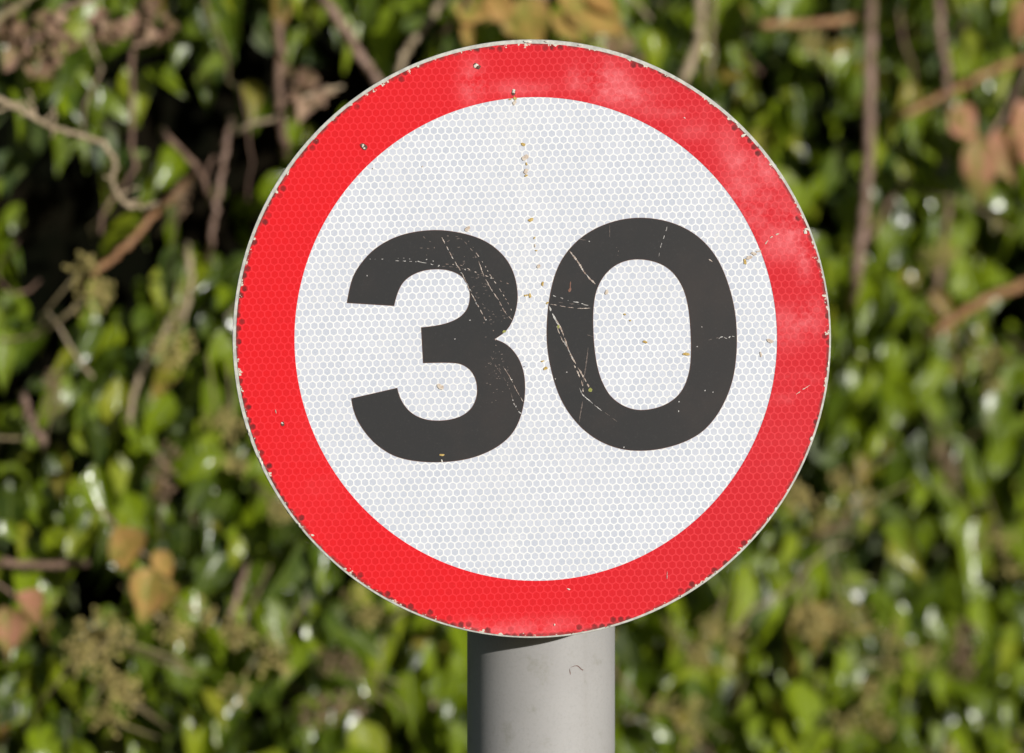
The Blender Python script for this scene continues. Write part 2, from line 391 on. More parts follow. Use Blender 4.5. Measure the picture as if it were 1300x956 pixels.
SCR = [ # points, width, material, dash
 ([(559.5,299),(567,313),(575,328),(583,341),(588,350),(596,368),(603,381),(610,394),(617,407)], 1.1, 0, (7,1.6)),
 ([(561,301),(576,330),(592,358),(606,388)], .7, 1, (2.5,5)),
 ([(602,317),(608,326),(616,338),(624,352),(635,368),(643,381),(651,397)], 1.0, 0, (3.5,3)),
 ([(607,330),(610,338),(613,347),(618,357),(624,368),(633,381),(641,396),(651,407)], 1.0, 0, (12,1)),
 ([(464,329),(482,329),(500,328),(515,328),(525,330)], .8, 1, (1.6,4.5)),
 ([(498,331),(525,332),(541,334),(557,338)], 1.0, 1, (3,4)),
 ([(528,331),(535,333),(542,334)], 1.1, 1, (8,1)),
 ([(557,338),(575,339),(590,342),(606,347),(620,354)], .8, 2, (3,3)),
 ([(560,335),(585,337),(600,344),(625,353),(645,360),(656,364)], .9, 0, (3,5)),
 ([(638,464),(644,473),(649,482),(656,496),(665,511)], .9, 0, (14,1.5)),
 ([(622,450),(630,465),(641,482),(648,497),(652,510),(660,525)], .9, 2, (4,2)),
 ([(650,508),(655,517),(661,526)], 1.5, 1, (1.8,5)),
 ([(621,409),(628,425),(630,445)], 1.0, 0, (2,5)),
 ([(600,372),(612,385),(622,396)], .8, 2, (4,4)),
 ([(536,298),(540,303),(548,308),(552,316)], 1.2, 2, (3,3)),
 ([(530,315),(545,316),(541,325)], 1.2, 2, (3,3)),
 ([(573,298),(585,303),(597,315),(606,330)], 1.3, 2, (3,3)),
 ([(722,317),(728,325),(734,333),(740,343),(746,351),(752,357),(756,361)], 2.4, 0, (22,.9)),
 ([(724,319),(737,339),(752,358)], 1.0, 1, (3,5)),
 ([(696.5,387),(700,396),(705,405),(710,415)], 2.0, 1, (8,1)),
 ([(705,404),(711,415),(717,430),(724,449),(731,462),(738,474),(745,486),(748,492)], 2.0, 0, (14,.9)),
 ([(714,430),(722,445),(728,456)], 1.2, 1, (5,2)),
 ([(706,412),(712,428),(718,440)], 1.1, 0, (6,2)),
 ([(727,460),(733,472),(738,483),(740,492),(740,498)], 1.5, 0, (6,1.5)),
 ([(735,491),(739,500),(744,505),(751,511),(758,517),(765,522)], 1.1, 1, (18,1)),
 ([(765,522),(774,528),(784,536)], .8, 2, (8,3)),
 ([(700,375),(706,376.5),(715,379),(722,382)], 1.1, 1, (4,4)),
 ([(724,383),(735,384),(743,387),(753,388.5)], 1.2, 1, (6,2)),
 ([(697,386),(707,387.5),(718,389.5),(735,391.5),(753,391)], .9, 0, (10,2)),
 ([(706,383),(718,385),(738,387)], .8, 2, (4,4)),
 ([(847.5,285),(845,295),(841,306),(838,316),(836,328)], .9, 1, (3.5,2.5)),
 ([(900,329),(905,333)], 1.2, 0, None),
 ([(895,433),(905,430),(915,428.5)], .9, 2, (2.5,3)),
 ([(912,430),(917,427.5),(923,429.5),(928,427),(934,428)], 1.4, 1, (5,1)),
 ([(781,312),(785,318),(784,325)], 1.0, 2, (3,2)),
 ([(735,304),(745,305)], .9, 2, None),
 ([(774,285),(774,302)], .8, 2, None),
 ([(747,438),(745,455),(743,470),(739,490)], 1.5, 2, (30,1)),
 ([(740,508),(737,525),(735,537)], 1.5, 2, (30,1)),
 ([(745,425),(754,428)], .7, 2, None),
 # marks on the red border and white face
 ([(970,312),(978,302),(990,296)], 1.6, 4, (4,2)),
 ([(1008,503),(1020,494),(1030,488)], 1.0, 4, (6,2)),
 ([(847,725),(847,736)], .8, 1, None),
 ([(350,520),(351,526)], 1.2, 4, None),
 ([(868,149),(871,151)], 1.2, 1, None),
]
for i, (p, w, mi, da) in enumerate(SCR):
    bm = bmesh.new(); ribbon(bm, p, w*.88, Y0-i*1e-6, mi, da, seed=i+3)
    from_bm('scratch', bm, M_SCR, panel, False)
bm = bmesh.new()
rs = random.Random(5)
for _ in range(60):                     # worn flecks where something rubbed across the 3
    t = rs.random(); x = 575+60*t+rs.gauss(0, 9); y = 300+110*t+rs.gauss(0, 12)
    if 0 < ((x-549)**2+(y-378)**2)**.5-50 and x < 648: blob(bm, x, y, rs.uniform(.5, 1.6), rs.uniform(.3, .7), Y0, 2, int(x*7), .00001, 7)
for _ in range(40):
    x = 630+rs.gauss(0, 10); y = 475+rs.gauss(0, 20)
    if x > 614: blob(bm, x, y, rs.uniform(.4, 1.3), rs.uniform(.4, .9), Y0, 2, int(y*9), .00001, 7)
for x, y in [(748,306.5),(541.5,329.5),(550,331.5),(556.5,338),(557.5,337),(590.5,342.3),(623.5,353.3),(649.5,482),(651,508),(655,516),(661,524.5),(596.5,406.5),(617,406),(891,415),(885,440),(577.5,430.5),(466,350),(861.5,522),(895,496),(905,498),(719.5,472.5),(705,481),(792,568),(862,510),(703,375.5),(714,379)]:
    blob(bm, x, y, .8, .8, Y0, 1, int(x), .00004, 8)
tag(from_bm('worn_flecks', bm, M_SCR, panel, False), kind='stuff')
Y0 = -.0006
SP = [(871,449.5,3.6,2.4,0),(819,434,2.4,1.9,0),(692.8,467.7,3.0,1.8,0),(689,458.5,2.0,1,0),(593.5,290.5,3.2,2.8,1),(559.5,491,3.6,4.0,1),(664.5,183.5,2.3,2.6,0),
 (667,200,3.6,3.6,1),(668.5,208,1.4,1.6,0),(668,217.5,3.4,2.8,1),(668,223,1.6,1.8,0),(673.8,279,2.8,2.6,0),(678.7,302,1.3,1.3,0),(679.3,312,1.2,1.8,1),(681,318.2,1.3,1,0),
 (684,338,2.4,2.4,1),(689,360,1.5,2.8,0),(690,362,1.0,1.3,1),(668,375,2.4,1.6,0),(673,375,1.8,2.4,0),(695,384.5,1.2,1.8,0),(654,125,2.0,2.4,0),(653.5,130.5,2.6,2.8,1),(648,126,2.4,.9,0),
 (770,371,2.4,3.0,1),(793,399,1.4,1.3,0),(800,407,1.0,1.0,0),(946,332,2.4,3.0,0),(951,327,4.5,2.2,1),(957,322,3.2,2.4,1),(963,319,3,1.2,1),(978,433,4,3,1),(966,450,1.6,3,1),
 (640.3,421,2.0,1.9,2),(709,415,2.0,1.8,2),(749.5,495,2.8,2.0,2),(561,577.5,2.8,1.8,0),(723.5,368,1.8,2.6,5),(724,362,.9,4,5),(536.5,211.5,1,1,1),
 (606,84,3.6,3.8,3),(604.3,83.6,2.8,2.8,4),(462,186.5,4.0,4.2,3),(461,185,1.9,1.7,4),(462.5,188,1.6,1.2,4),(652,117,3.0,3.4,3),(652,116,2.2,2.4,4),
 (359,538,2.7,2.2,3),(358.5,537.5,1.5,1.1,4),(473.5,214,.8,.8,4),(722,748,1.6,1,4),(704,793,1.1,1.1,4),(776,798,1,1,4),(313,548,3.4,5,4),(316.5,555,2.4,3.4,4),
 (328.5,583,2.4,4.6,4),(332,589,2.6,3.0,4),(378.5,666,2.2,2.4,4),(382,673,4.2,2.8,4),(1027,291,5.2,2.0,4),(1022.5,294.5,1.6,3.2,4),(1030,287,1.6,4.2,4),
 (738,56.5,3.2,2.0,4),(670,53,4,1.8,4),(695,51.5,3.4,1.6,4),(935,155,2.4,2.0,4),(944,172,2.8,2.0,4),(967,184,2.2,2.2,4),(1053,461,1.2,5,4),(1051,468,1.4,3,4),(1030,557,1.6,2.6,4),(985,646,2.2,2,4),(978,658,2,2,4),
 (895,740,2.2,2,4),(910,727,2,1.8,4),(866,758,2,1.6,4),(728,806,2.2,1.5,4),(772,798.5,2.2,1.4,4),(561,585,.8,2,4)]
for i, (x, y, rx, ry, mi) in enumerate(SP):
    bm = bmesh.new(); blob(bm, x, y, rx, ry, Y0-(.00012 if mi == 4 else 0), mi, i*13+1, .0003 if mi in (3, 4) else .00008)
    from_bm('chip' if mi in (3, 4) else 'stain', bm, M_SPT, panel, True)

# --- the post, its cap and the fixings behind the plate
PC = Vector(root.location)
def tube_bm(r, z0, z1, n=160, wall=.003):
    bm = bmesh.new(); rings = []
    for rad, z in ((r-wall, z0), (r, z0), (r, z1), (r-wall, z1)):
        rings.append([bm.verts.new((rad*math.cos(2*math.pi*i/n), rad*math.sin(2*math.pi*i/n), z)) for i in range(n)])
    for k in range(4):
        a, b = rings[k], rings[(k+1) % 4]
        for i in range(n): bm.faces.new((a[i], a[(i+1) % n], b[(i+1) % n], b[i]))
    for e in bm.edges:
        if abs(e.verts[0].co.z-e.verts[1].co.z) < 1e-6: e.smooth = False
    bmesh.ops.recalc_face_normals(bm, faces=bm.faces); return bm
from_bm('post', tube_bm(.038, -.05, SIGN_Z+.12), M_pole, root)
bm = bmesh.new(); n = 48; prev = None
for k, (r_, z_) in enumerate([(.0395, -.02), (.0395, .004), (.038, .008), (.028, .012), (.012, .0145)]):
    ring = [bm.verts.new((r_*math.cos(2*math.pi*i/n), r_*math.sin(2*math.pi*i/n), SIGN_Z+.12+z_)) for i in range(n)]
    if prev:
        for i in range(n): bm.faces.new((prev[i], prev[(i+1) % n], ring[(i+1) % n], ring[i]))
    prev = ring
bm.faces.new(prev)
from_bm('post_cap', bm, plain('black_plastic', (.02, .02, .02), (.035, .035, .035), 50, .5), root)
def boxes(name, lst, mat, parent):
    bm = bmesh.new()
    for (x0, x1, y0, y1, z0, z1) in lst:
        v = [bm.verts.new((x, y, z)) for x in (x0, x1) for y in (y0, y1) for z in (z0, z1)]
        for f in ((0,1,3,2),(4,6,7,5),(0,4,5,1),(2,3,7,6),(0,2,6,4),(1,5,7,3)): bm.faces.new([v[i] for i in f])
    bmesh.ops.recalc_face_normals(bm, faces=bm.faces)
    bmesh.ops.bevel(bm, geom=list(bm.edges), offset=.0006, segments=1, affect='EDGES')
    return from_bm(name, bm, mat, parent, False)
for dz in (-.07, .07):       # rolled channel across the back + saddle clip round the post
    z = SIGN_Z+dz
    boxes('channel', [(-.128, .118, -.0715, -.0705+.004, z-.012, z-.009), (-.128, .118, -.0715, -.0675, z+.009, z+.012), (-.128, .118, -.0662, -.0632, z-.018, z-.009), (-.128, .118, -.0662, -.0632, z+.009, z+.018)], M_alu, root)
    bm = bmesh.new(); n = 24; pr = None
    for i in range(n+1):
        a = math.pi*i/n
        ring = [bm.verts.new((r_*math.cos(a), r_*math.sin(a), z+zz)) for r_, zz in ((.0382, -.015), (.0405, -.015), (.0405, .015), (.0382, .015))]
        if pr:
            for k in range(4): bm.faces.new((pr[k], pr[(k+1) % 4], ring[(k+1) % 4], ring[k]))
        pr = ring
    clip = from_bm('saddle_clip', bm, M_alu, root, False)
    for sx in (.0384, -.0404): boxes('clip_arm', [(sx, sx+.002, -.063, -.0005, z-.0148, z+.0148)], M_alu, clip)
# hair-thin curled mark on the post
bm = bmesh.new(); pts = [(724,857),(723,850),(727,847),(733,846.5),(738,851),(740,852),(739,854)]
cp = cr(pts, False, 6); prev = None; rp = .0381
for i, (x, y) in enumerate(cp):
    w = P(x, y, .037); dx = w.x-PC.x; yy = -math.sqrt(max(1e-9, rp*rp-dx*dx))
    a = bm.verts.new((dx, yy, w.z)); b = bm.verts.new((dx+.0003, -math.sqrt(max(1e-9, rp*rp-(dx+.0003)**2)), w.z+.00035))
    if prev: bm.faces.new((prev[0], a, b, prev[1]))
    prev = (a, b)
from_bm('scuff', bm, M_pit, root, False)

# ------------------------------------------------------------------ hedge surface
def surf_y(x):
    t = np.clip((np.asarray(x)+.45)/.95, -0.15, 1.25)
    return .95 + .78*t
def at_hedge(px, py, fwd=0.0):
    y = 1.3
    for _ in range(12):
        p = P(px, py, y); y = float(surf_y(p.x)) - fwd
    return P(px, py, y)
NRM = Vector((.63, -.77, 0)).normalized()

HOLL = [(60,270,95),(20,330,60),(240,150,75),(330,150,60),(330,60,50),(45,180,60),(110,230,60),(930,120,35),(1000,60,45),(1285,290,50),(1060,130,40),(400,160,60),(0,480,60),(180,40,45),(120,300,60),(390,60,50),(20,240,60),(290,250,50),(0,560,50),(190,180,60),(1290,380,40),(1010,560,35),(110,730,50),(190,560,30),(250,210,60),(470,60,50),(1270,110,50)]
HC = [(at_hedge(a, b), r*S*1.22) for a, b, r in HOLL]

# ------------------------------------------------------------------ leaf meshes
def leaf_template(rows, cols, shape='ivy'):
    if shape == 'ivy':
        us = [0, .07, .2, .36, .52, .68, .84, .94, 1]; ws = [.10, .60, .96, 1, .80, .53, .25, .09, 0]
    else:
        us = [0, .08, .22, .38, .55, .7, .86, .94, 1]; ws = [.10, .5, .93, 1, .88, .62, .27, .11, 0]
    u = np.linspace(0, 1, rows)**.9; w = np.interp(u, us, ws); w[-1] = .02
    v = np.linspace(-1, 1, cols)
    U, V = np.meshgrid(u, v, indexing='ij'); W = np.repeat(w[:, None], cols, 1)
    quads = []
    for i in range(rows-1):
        for j in range(cols-1):
            a = i*cols+j; quads.append((a, a+1, a+cols+1, a+cols))
    return U.ravel(), V.ravel(), W.ravel(), np.array(quads)
def orient(tip, nrm):
    t = tip/np.linalg.norm(tip, axis=1, keepdims=True)
    n = nrm-(nrm*t).sum(1, keepdims=True)*t; n /= np.linalg.norm(n, axis=1, keepdims=True)
    s = np.cross(t, n); return t, s, n
def leaves_mesh(name, pos, tip, nrm, length, rows=8, cols=5, shape='ivy', wid=(.17, .33), fold=(.15, .9), curl=(-.1, .45)):
    N = len(pos); U, V, W, Q = leaf_template(rows, cols, shape)
    t, s, n = orient(tip, nrm)
    hw = nr.uniform(*wid, N)[:, None]; fo = nr.uniform(*fold, N)[:, None]; cu = nr.uniform(*curl, N)[:, None]
    tw = nr.normal(0, .35, N)[:, None]; wa = nr.uniform(0, 6.28, N)[:, None]; bend = nr.normal(0, .12, N)[:, None]
    u = U[None]; v = V[None]; w = W[None]
    X = v*w*hw + bend*u*u
    Zf = np.abs(v)*w*hw*fo - cu*u*u + .03*np.sin(wa+u*7+v*2.5)*np.abs(v)
    ang = tw*u
    Xr = X*np.cos(ang)-Zf*np.sin(ang); Zr = X*np.sin(ang)+Zf*np.cos(ang)
    L_ = length[:, None]
    co = pos[:, None, :] + (t[:, None, :]*(u*L_)[..., None] + s[:, None, :]*(Xr*L_)[..., None] + n[:, None, :]*(Zr*L_)[..., None])
    nv = len(U); co = co.reshape(-1, 3)
    q = (Q[None]+(np.arange(N)*nv)[:, None, None]).reshape(-1, 4)
    me = bpy.data.meshes.new(name)
    me.vertices.add(len(co)); me.vertices.foreach_set('co', co.astype(np.float32).ravel())
    me.loops.add(q.size); me.loops.foreach_set('vertex_index', q.astype(np.int32).ravel())
    me.polygons.add(len(q)); me.polygons.foreach_set('loop_start', np.arange(0, q.size, 4, dtype=np.int32))
    me.update(calc_edges=True); me.validate()
    # uv across the blade for the pale midrib
    uv = me.uv_layers.new(name='UVMap')
    UV = np.stack([np.tile(V, N), np.tile(U, N)], 1)[q.ravel()]
    uv.data.foreach_set('uv', UV.astype(np.float32).ravel())
    return me

def mat_leaf(name, stops, rough=(.16, .40), transl=.30, spec=.5, spots=True):
    n = NT(name)
    g = n.t.nodes.new('ShaderNodeNewGeometry'); rnd = g.outputs['Random Per Island']
    rp = n.t.nodes.new('ShaderNodeValToRGB'); n.put(rp.inputs[0], rnd)
    e = rp.color_ramp.elements
    while len(e) < len(stops): e.new(.5)
    for k, (p, c) in enumerate(stops): e[k].position = p; e[k].color = c3(*c)
    o = n.obj()
    nz = n.noise(o, 120.0, 3, .6)
    col = n.mix(n.m('MULTIPLY', n.ss(nz, .45, .75), .45), rp.outputs[0], c3(.15, .19, .02))
    uvn = n.t.nodes.new('ShaderNodeTexCoord'); uv = n.sep(uvn.outputs['UV'])
    mid = n.m('SUBTRACT', 1.0, n.ss(n.m('ABSOLUTE', uv[0]), .03, .14))
    side = n.m('ABSOLUTE', n.m('SINE', n.m('ADD', n.m('MULTIPLY', uv[1], 16.0), n.m('MULTIPLY', n.m('ABSOLUTE', uv[0]), -9.0))))
    side = n.m('MULTIPLY', n.m('SUBTRACT', 1.0, n.ss(side, .05, .3)), .4)
    vein = n.m('MAXIMUM', mid, side)
    col = n.mix(n.m('MULTIPLY', vein, .3), col, c3(.24, .30, .06))
    if name in ('autumn_leaf', 'pinkish_leaf'):
        col = n.mix(n.m('MULTIPLY', n.ss(n.noise(o, 45.0, 4, .7), .42, .62), .75), col, c3(.17, .20, .03))
        col = n.mix(n.m('MULTIPLY', n.ss(n.noise(o, 70.0, 4, .7), .55, .68), .7), col, c3(.26, .10, .05))
        col = n.mix(n.m('MULTIPLY', n.ss(n.m('ABSOLUTE', uv[0]), .6, 1.0), .5), col, c3(.18, .09, .04))
    if spots:
        col = n.mix(n.m('MULTIPLY', n.ss(n.noise(o, 300.0, 2, .6), .68, .76), .6), col, c3(.12, .07, .02))
    r = n.m('ADD', rough[0], n.m('MULTIPLY', n.m('FRACT', n.m('MULTIPLY', rnd, 37.0)), rough[1]-rough[0]))
    n.bump(n.m('SUBTRACT', n.m('MULTIPLY', n.noise(o, 160.0, 3, .5), .8), vein), .0008, .7)
    n.set(Base_Color=col, Roughness=r, Specular_IOR_Level=spec)
    tr = n.t.nodes.new('ShaderNodeBsdfTranslucent'); ad = n.t.nodes.new('ShaderNodeMixShader')
    tc = n.mix(.4, col, c3(.36, .44, .008)); n.put(tr.inputs[0], tc)
    ad.inputs[0].default_value = transl
    n.t.links.new(n.b.outputs[0], ad.inputs[1]); n.t.links.new(tr.outputs[0], ad.inputs[2])
    n.t.links.new(ad.outputs[0], n.out.inputs[0])
    return n.mat
M_leaf = mat_leaf('ivy_leaf', [(0, (.014, .028, .003)), (.24, (.050, .085, .003)), (.50, (.118, .17, .004)), (.80, (.17, .235, .005)), (.94, (.23, .26, .015)), (1, (.22, .12, .04))])
M_leaf_in = mat_leaf('ivy_leaf_shaded', [(0, (.018, .04, .008)), (.5, (.03, .06, .012)), (1, (.06, .06, .03))], (.4, .6), .1, .3)  # inner copy of the ivy leaf, colour darkened to stand for shade in the depth
M_autumn = mat_leaf('autumn_leaf', [(0, (.38, .30, .05)), (.4, (.46, .32, .08)), (.7, (.40, .19, .07)), (1, (.28, .30, .04))], (.45, .6), .3, .3, False)
M_pink = mat_leaf('pinkish_leaf', [(0, (.34, .14, .06)), (.5, (.44, .17, .13)), (1, (.34, .25, .09))], (.45, .6), .3, .3, False)
M_dead = mat_leaf('dead_leaf', [(0, (.14, .08, .055)), (.5, (.25, .14, .10)), (1, (.34, .22, .16))], (.6, .8), .15, .2, False)
M_core = plain('hedge_shade', (.003, .0035, .002), (.008, .0065, .004), 14, .95, spec=.0, bump=.01, bscale=25)  # near-black, paints the shade seen in gaps between leaves
M_stem = plain('brown_bark', (.13, .075, .05), (.24, .15, .10), 60, .75, bump=.001, bscale=200)
M_stem_g = plain('green_brown_twig', (.16, .13, .06), (.28, .22, .11), 90, .7, bump=.001, bscale=250)
M_stem_o = plain('orange_brown_cane', (.27, .13, .055), (.38, .22, .10), 50, .6)
M_stem_p = plain('purple_brown_cane', (.20, .125, .09), (.32, .21, .155), 50, .6, bump=.001, bscale=200)
M_stem_t = plain('pale_tan_stem', (.30, .23, .14), (.42, .33, .21), 50, .7)
M_umb = plain('ivy_flower', (.34, .28, .08), (.52, .42, .15), 400, .7)
M_umb2 = plain('ivy_flower_brown', (.20, .12, .07), (.32, .22, .13), 400, .8)

hedge = empty('ivy_hedge', (0, 1.5, 0))
tag(hedge, 'thick ivy hedge with glossy green leaves, out of focus behind the round sign', 'hedge')
PW[hedge.name] = Vector(hedge.location)

def scatter(n, x0, x1, z0, z1, depth, dens=None, seed=1, dpow=1.4):
    g = np.random.default_rng(seed)
    x = g.uniform(x0, x1, n); z = g.uniform(z0, z1, n)
    dd = g.random(n)**dpow*depth
    hol = np.zeros(n)
    for c, r in HC:
        hol = np.maximum(hol, np.exp(-(((x-c.x)**2*1.0+(z-c.z)**2)/(r*r))))
    lump = np.array([mnoise.noise(Vector((a*7, 0.3, b*7))) for a, b in zip(x, z)])
    lump2 = np.array([mnoise.noise(Vector((a*17, 4.3, b*17))) for a, b in zip(x, z)])
    upper = np.clip((z-2.21)/.10, 0, 1)*np.clip((.25-x)/.3, .35, 1)       # thinner growth higher up on one side
    keep = g.random(n) < np.clip(1-.88*hol-.35*np.clip(lump2, 0, 1)-.42*upper, .05, 1)
    y = surf_y(x)+dd-.06*lump-.05*lump2+.24*hol+.03*upper
    m = keep
    return x[m], y[m], z[m], dd[m]
def dirs(n, seed, drop=1.0):
    g = np.random.default_rng(seed)
    tip = np.stack([g.normal(-.02, .42, n), -g.uniform(-.1, .6, n), -drop*g.uniform(.35, 1.4, n)], 1)
    nrm = np.stack([g.normal(.40, .50, n), -np.abs(g.normal(.85, .3, n)), g.normal(.42, .42, n)], 1)
    return tip, nrm
def foliage(name, n, box, depth, mat, seed, lrange, rows, cols, dpow=1.4):
    x, y, z, dd = scatter(n, *box, depth, seed=seed, dpow=dpow)
    N = len(x); tip, nrm = dirs(N, seed+1)
    ln = np.random.default_rng(seed+2).normal(lrange[0], lrange[1], N).clip(lrange[0]*.4, lrange[0]*1.9)
    pos = np.stack([x, y, z], 1) - np.array(PW[hedge.name])[None]
    me = leaves_mesh(name, pos, tip, nrm, ln, rows, cols)
    return link(name, me, mat, hedge)
VX0, VX1, VZ0, VZ1 = -.52, .62, 1.76, 2.56
foliage('foliage', 6900, (VX0, VX1, VZ0, VZ1), .20, M_leaf, 21, (.034, .013), 9, 5)
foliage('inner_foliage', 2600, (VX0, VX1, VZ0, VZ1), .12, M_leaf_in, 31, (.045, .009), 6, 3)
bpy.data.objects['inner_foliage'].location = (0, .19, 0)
o_ = [('foliage', 2600, (-1.7, VX0, VZ0-.2, VZ1+.2)), ('foliage', 3600, (VX1, 2.4, VZ0-.2, VZ1+.2)),
      ('foliage', 9000, (-1.7, 2.4, 0.02, VZ0)), ('foliage', 3600, (-1.7, 2.4, VZ1, 3.05))]
for i, (nm, n_, bx) in enumerate(o_):
    foliage(nm, n_, bx, .2, M_leaf, 41+i*5, (.046, .01), 5, 3)
# thick near-black slab behind the leaves, coloured as the hedge's inner shade
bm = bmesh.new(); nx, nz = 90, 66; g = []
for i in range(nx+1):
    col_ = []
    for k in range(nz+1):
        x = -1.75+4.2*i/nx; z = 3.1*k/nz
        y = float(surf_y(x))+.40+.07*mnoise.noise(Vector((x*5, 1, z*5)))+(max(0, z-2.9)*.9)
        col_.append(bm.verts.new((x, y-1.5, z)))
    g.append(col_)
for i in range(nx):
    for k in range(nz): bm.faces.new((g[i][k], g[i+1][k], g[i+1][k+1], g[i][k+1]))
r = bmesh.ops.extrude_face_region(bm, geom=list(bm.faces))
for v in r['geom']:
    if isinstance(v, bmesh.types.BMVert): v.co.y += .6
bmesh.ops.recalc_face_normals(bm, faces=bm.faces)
from_bm('shade_backing', bm, M_core, hedge)

def ico(bm, c, r, sub=1, mi=0):
    ret = bmesh.ops.create_icosphere(bm, subdivisions=sub, radius=r)
    for v in ret['verts']: v.co += c
    if mi:
        for f in {f for v in ret['verts'] for f in v.link_faces}: f.material_index = mi
def tube(bm, pts, rads, n=7, mi=0):
    prev = None
    for i, p in enumerate(pts):
        t = (pts[min(i+1, len(pts)-1)]-pts[max(i-1, 0)])
        if t.length < 1e-9: t = Vector((0, 0, 1))
        t.normalize(); a = t.cross(Vector((.13, 1, .07))); a.normalize(); b = t.cross(a)
        ring = [bm.verts.new(p+(a*math.cos(2*math.pi*k/n)+b*math.sin(2*math.pi*k/n))*rads[i]) for k in range(n)]
        if prev:
            for k in range(n):
                f = bm.faces.new((prev[k], prev[(k+1) % n], ring[(k+1) % n], ring[k])); f.material_index = mi
        else:
            bm.faces.new(ring[::-1]).material_index = mi
        prev = ring
    bm.faces.new(prev).material_index = mi
bm = bmesh.new(); r_ = random.Random(77)
for _ in range(260):
    x = r_.uniform(VX0-.3, VX1+.5); z = r_.uniform(VZ0-.1, VZ1+.1); dd = r_.uniform(-.01, .14)
    p = Vector((x, float(surf_y(x))+dd-.03, z)); d = Vector((r_.gauss(0, .6), r_.gauss(-.1, .3), r_.gauss(0, 1))).normalized(); pts = []
    for _k in range(r_.randint(5, 11)):
        pts.append(p-Vector(PW['ivy_hedge'])); d = (d+Vector((r_.gauss(0, .28), r_.gauss(0, .2), r_.gauss(0, .28)))).normalized(); p = p+d*.014
    w0 = r_.choice((.0007, .0009, .0012, .0018))
    tube(bm, pts, [w0*(1.2-.6*i/len(pts)) for i in range(len(pts))], 5, r_.randint(0, 2))
tag(from_bm('vine_stems', bm, [M_stem_t, M_stem, M_stem_g], hedge), kind='stuff')
# --- ivy flower heads
def umbel_mesh(seed, mats):
    r = random.Random(seed); bm = bmesh.new()
    for _ in range(3):
        cc = Vector((r.uniform(-.012, .012), r.uniform(-.01, .01), r.uniform(-.014, .014)))
        for k in range(22):
            d = Vector((r.gauss(0, 1), r.gauss(-.4, 1), r.gauss(.2, 1))).normalized()
            e = cc+d*r.uniform(.009, .013)
            tube(bm, [cc, e], [.0003, .0003], 4, 0)
            ico(bm, e, r.uniform(.0010, .0018), 1, 0)
        tube(bm, [cc, cc+Vector((r.uniform(-.01, .01), .02, -.04))], [.0006, .0008], 5, 1)
    me = bpy.data.meshes.new('flower_head'); bm.to_mesh(me); bm.free(); return me
um = [umbel_mesh(i, None) for i in range(4)]
for i, me in enumerate(um):
    me.materials.append(M_umb if i < 3 else M_umb2); me.materials.append(M_stem_g)
    me.polygons.foreach_set('use_smooth', [True]*len(me.polygons))
UMB = [(105,362,1),(205,425,1.1),(292,555,1),(215,605,.9),(150,800,1.4),(310,842,1.2),(232,785,1),(430,835,.9),(132,830,1.1),(455,770,.8),(340,645,.8),(235,255,.6),(60,60,.8),
       (1010,775,1.2),(1065,640,1.1),(1195,592,.9),(990,640,1),(1240,470,.9),(1080,780,1.0),(1055,665,.7),(1150,830,1.0),(920,800,.9),(1045,60,.8),(1230,830,1),(1190,330,.8),(870,830,.8),(1270,700,.9),(75,500,.7),(770,62,.8),(1100,900,1.1),(150,900,1.1),(420,910,1.1),(860,910,1.0)]
for i, (a, b, s_) in enumerate(UMB):
    u = bpy.data.objects.new('flower_head', um[3] if i % 4 == 3 else um[i % 3]); COL.objects.link(u)
    u.parent = hedge; u.location = at_hedge(a, b, .045)-PW[hedge.name]
    u.rotation_euler = (rng.uniform(-.5, .5), rng.uniform(0, 6), rng.uniform(-.5, .5)); u.scale = (s_*1.0,)*3

# ------------------------------------------------------------------ bare canes and twigs
def cane(name, label, cat, pts, w, mat, fwd=.01, group='bare canes and twigs in front of the ivy', side=(), knob=True, seed=0, taper=1.0):
    """pts in photo px, w = thickness in photo px; real depth comes from the hedge surface"""
    r = random.Random(seed+len(label)); base = at_hedge(*pts[-1], fwd)
    bm = bmesh.new()
    def add(pp, ww, tp, f=fwd):
        q = cr(pp, False, 7); m_ = len(q)-1
        dip = (lambda i: .09*max(0, 1-min(i, m_-i)/(.14*m_))) if f < .15 else (lambda i: 0)     # the ends run back into the leaves
        ws = [at_hedge(x, y, f-dip(i)) for i, (x, y) in enumerate(q)]; k = S*(ws[0].y+DIST)/DIST
        for i in range(1, len(ws)-1): ws[i] = ws[i]+Vector((r.gauss(0, .0006), r.gauss(0, .002), r.gauss(0, .0006)))
        rad = [ww*k*.43*(1+(tp-1)*i/(len(ws)-1))*(1+.14*math.sin(i*1.9)+r.uniform(-.08, .08)) for i in range(len(ws))]
        tube(bm, [v-base for v in ws], rad, 8)
    add(pts, w, taper)
    for pp, ww in side: add(pp, ww, .6)
    bmesh.ops.recalc_face_normals(bm, faces=bm.faces)
    o = from_bm(name, bm, mat); o.location = base
    tag(o, label, cat, group); return o
cane('bare_twig', 'crooked pale brown twig with short stubs at the left edge above the dark gap', 'twig',
     [(-25,112),(0,126),(38,145),(70,163),(105,172),(132,184),(146,208),(142,230),(152,250),(166,264)], 9, M_stem_t, .24,
     side=[([(40,146),(24,130),(-20,150)], 5), ([(44,150),(40,132),(36,115)], 5), ([(66,164),(69,150),(68,136)], 6), ([(68,164),(66,175)], 5), ([(55,155),(66,144)], 5),
           ([(142,228),(132,224)], 5), ([(155,245),(166,240),(175,238)], 5), ([(160,258),(178,254)], 5), ([(163,262),(186,262),(200,258)], 8)], taper=.9)
cane('bare_twig', 'thick brown twig crossing the top left corner of the hedge', 'twig', [(-20,40),(5,18),(30,2),(60,-20)], 12, M_stem_g, .10)
cane('bare_twig', 'pinkish brown twig slanting below the top left corner twig', 'twig', [(20,70),(48,42),(75,14),(100,4),(130,-6)], 8, M_stem_p, .08)
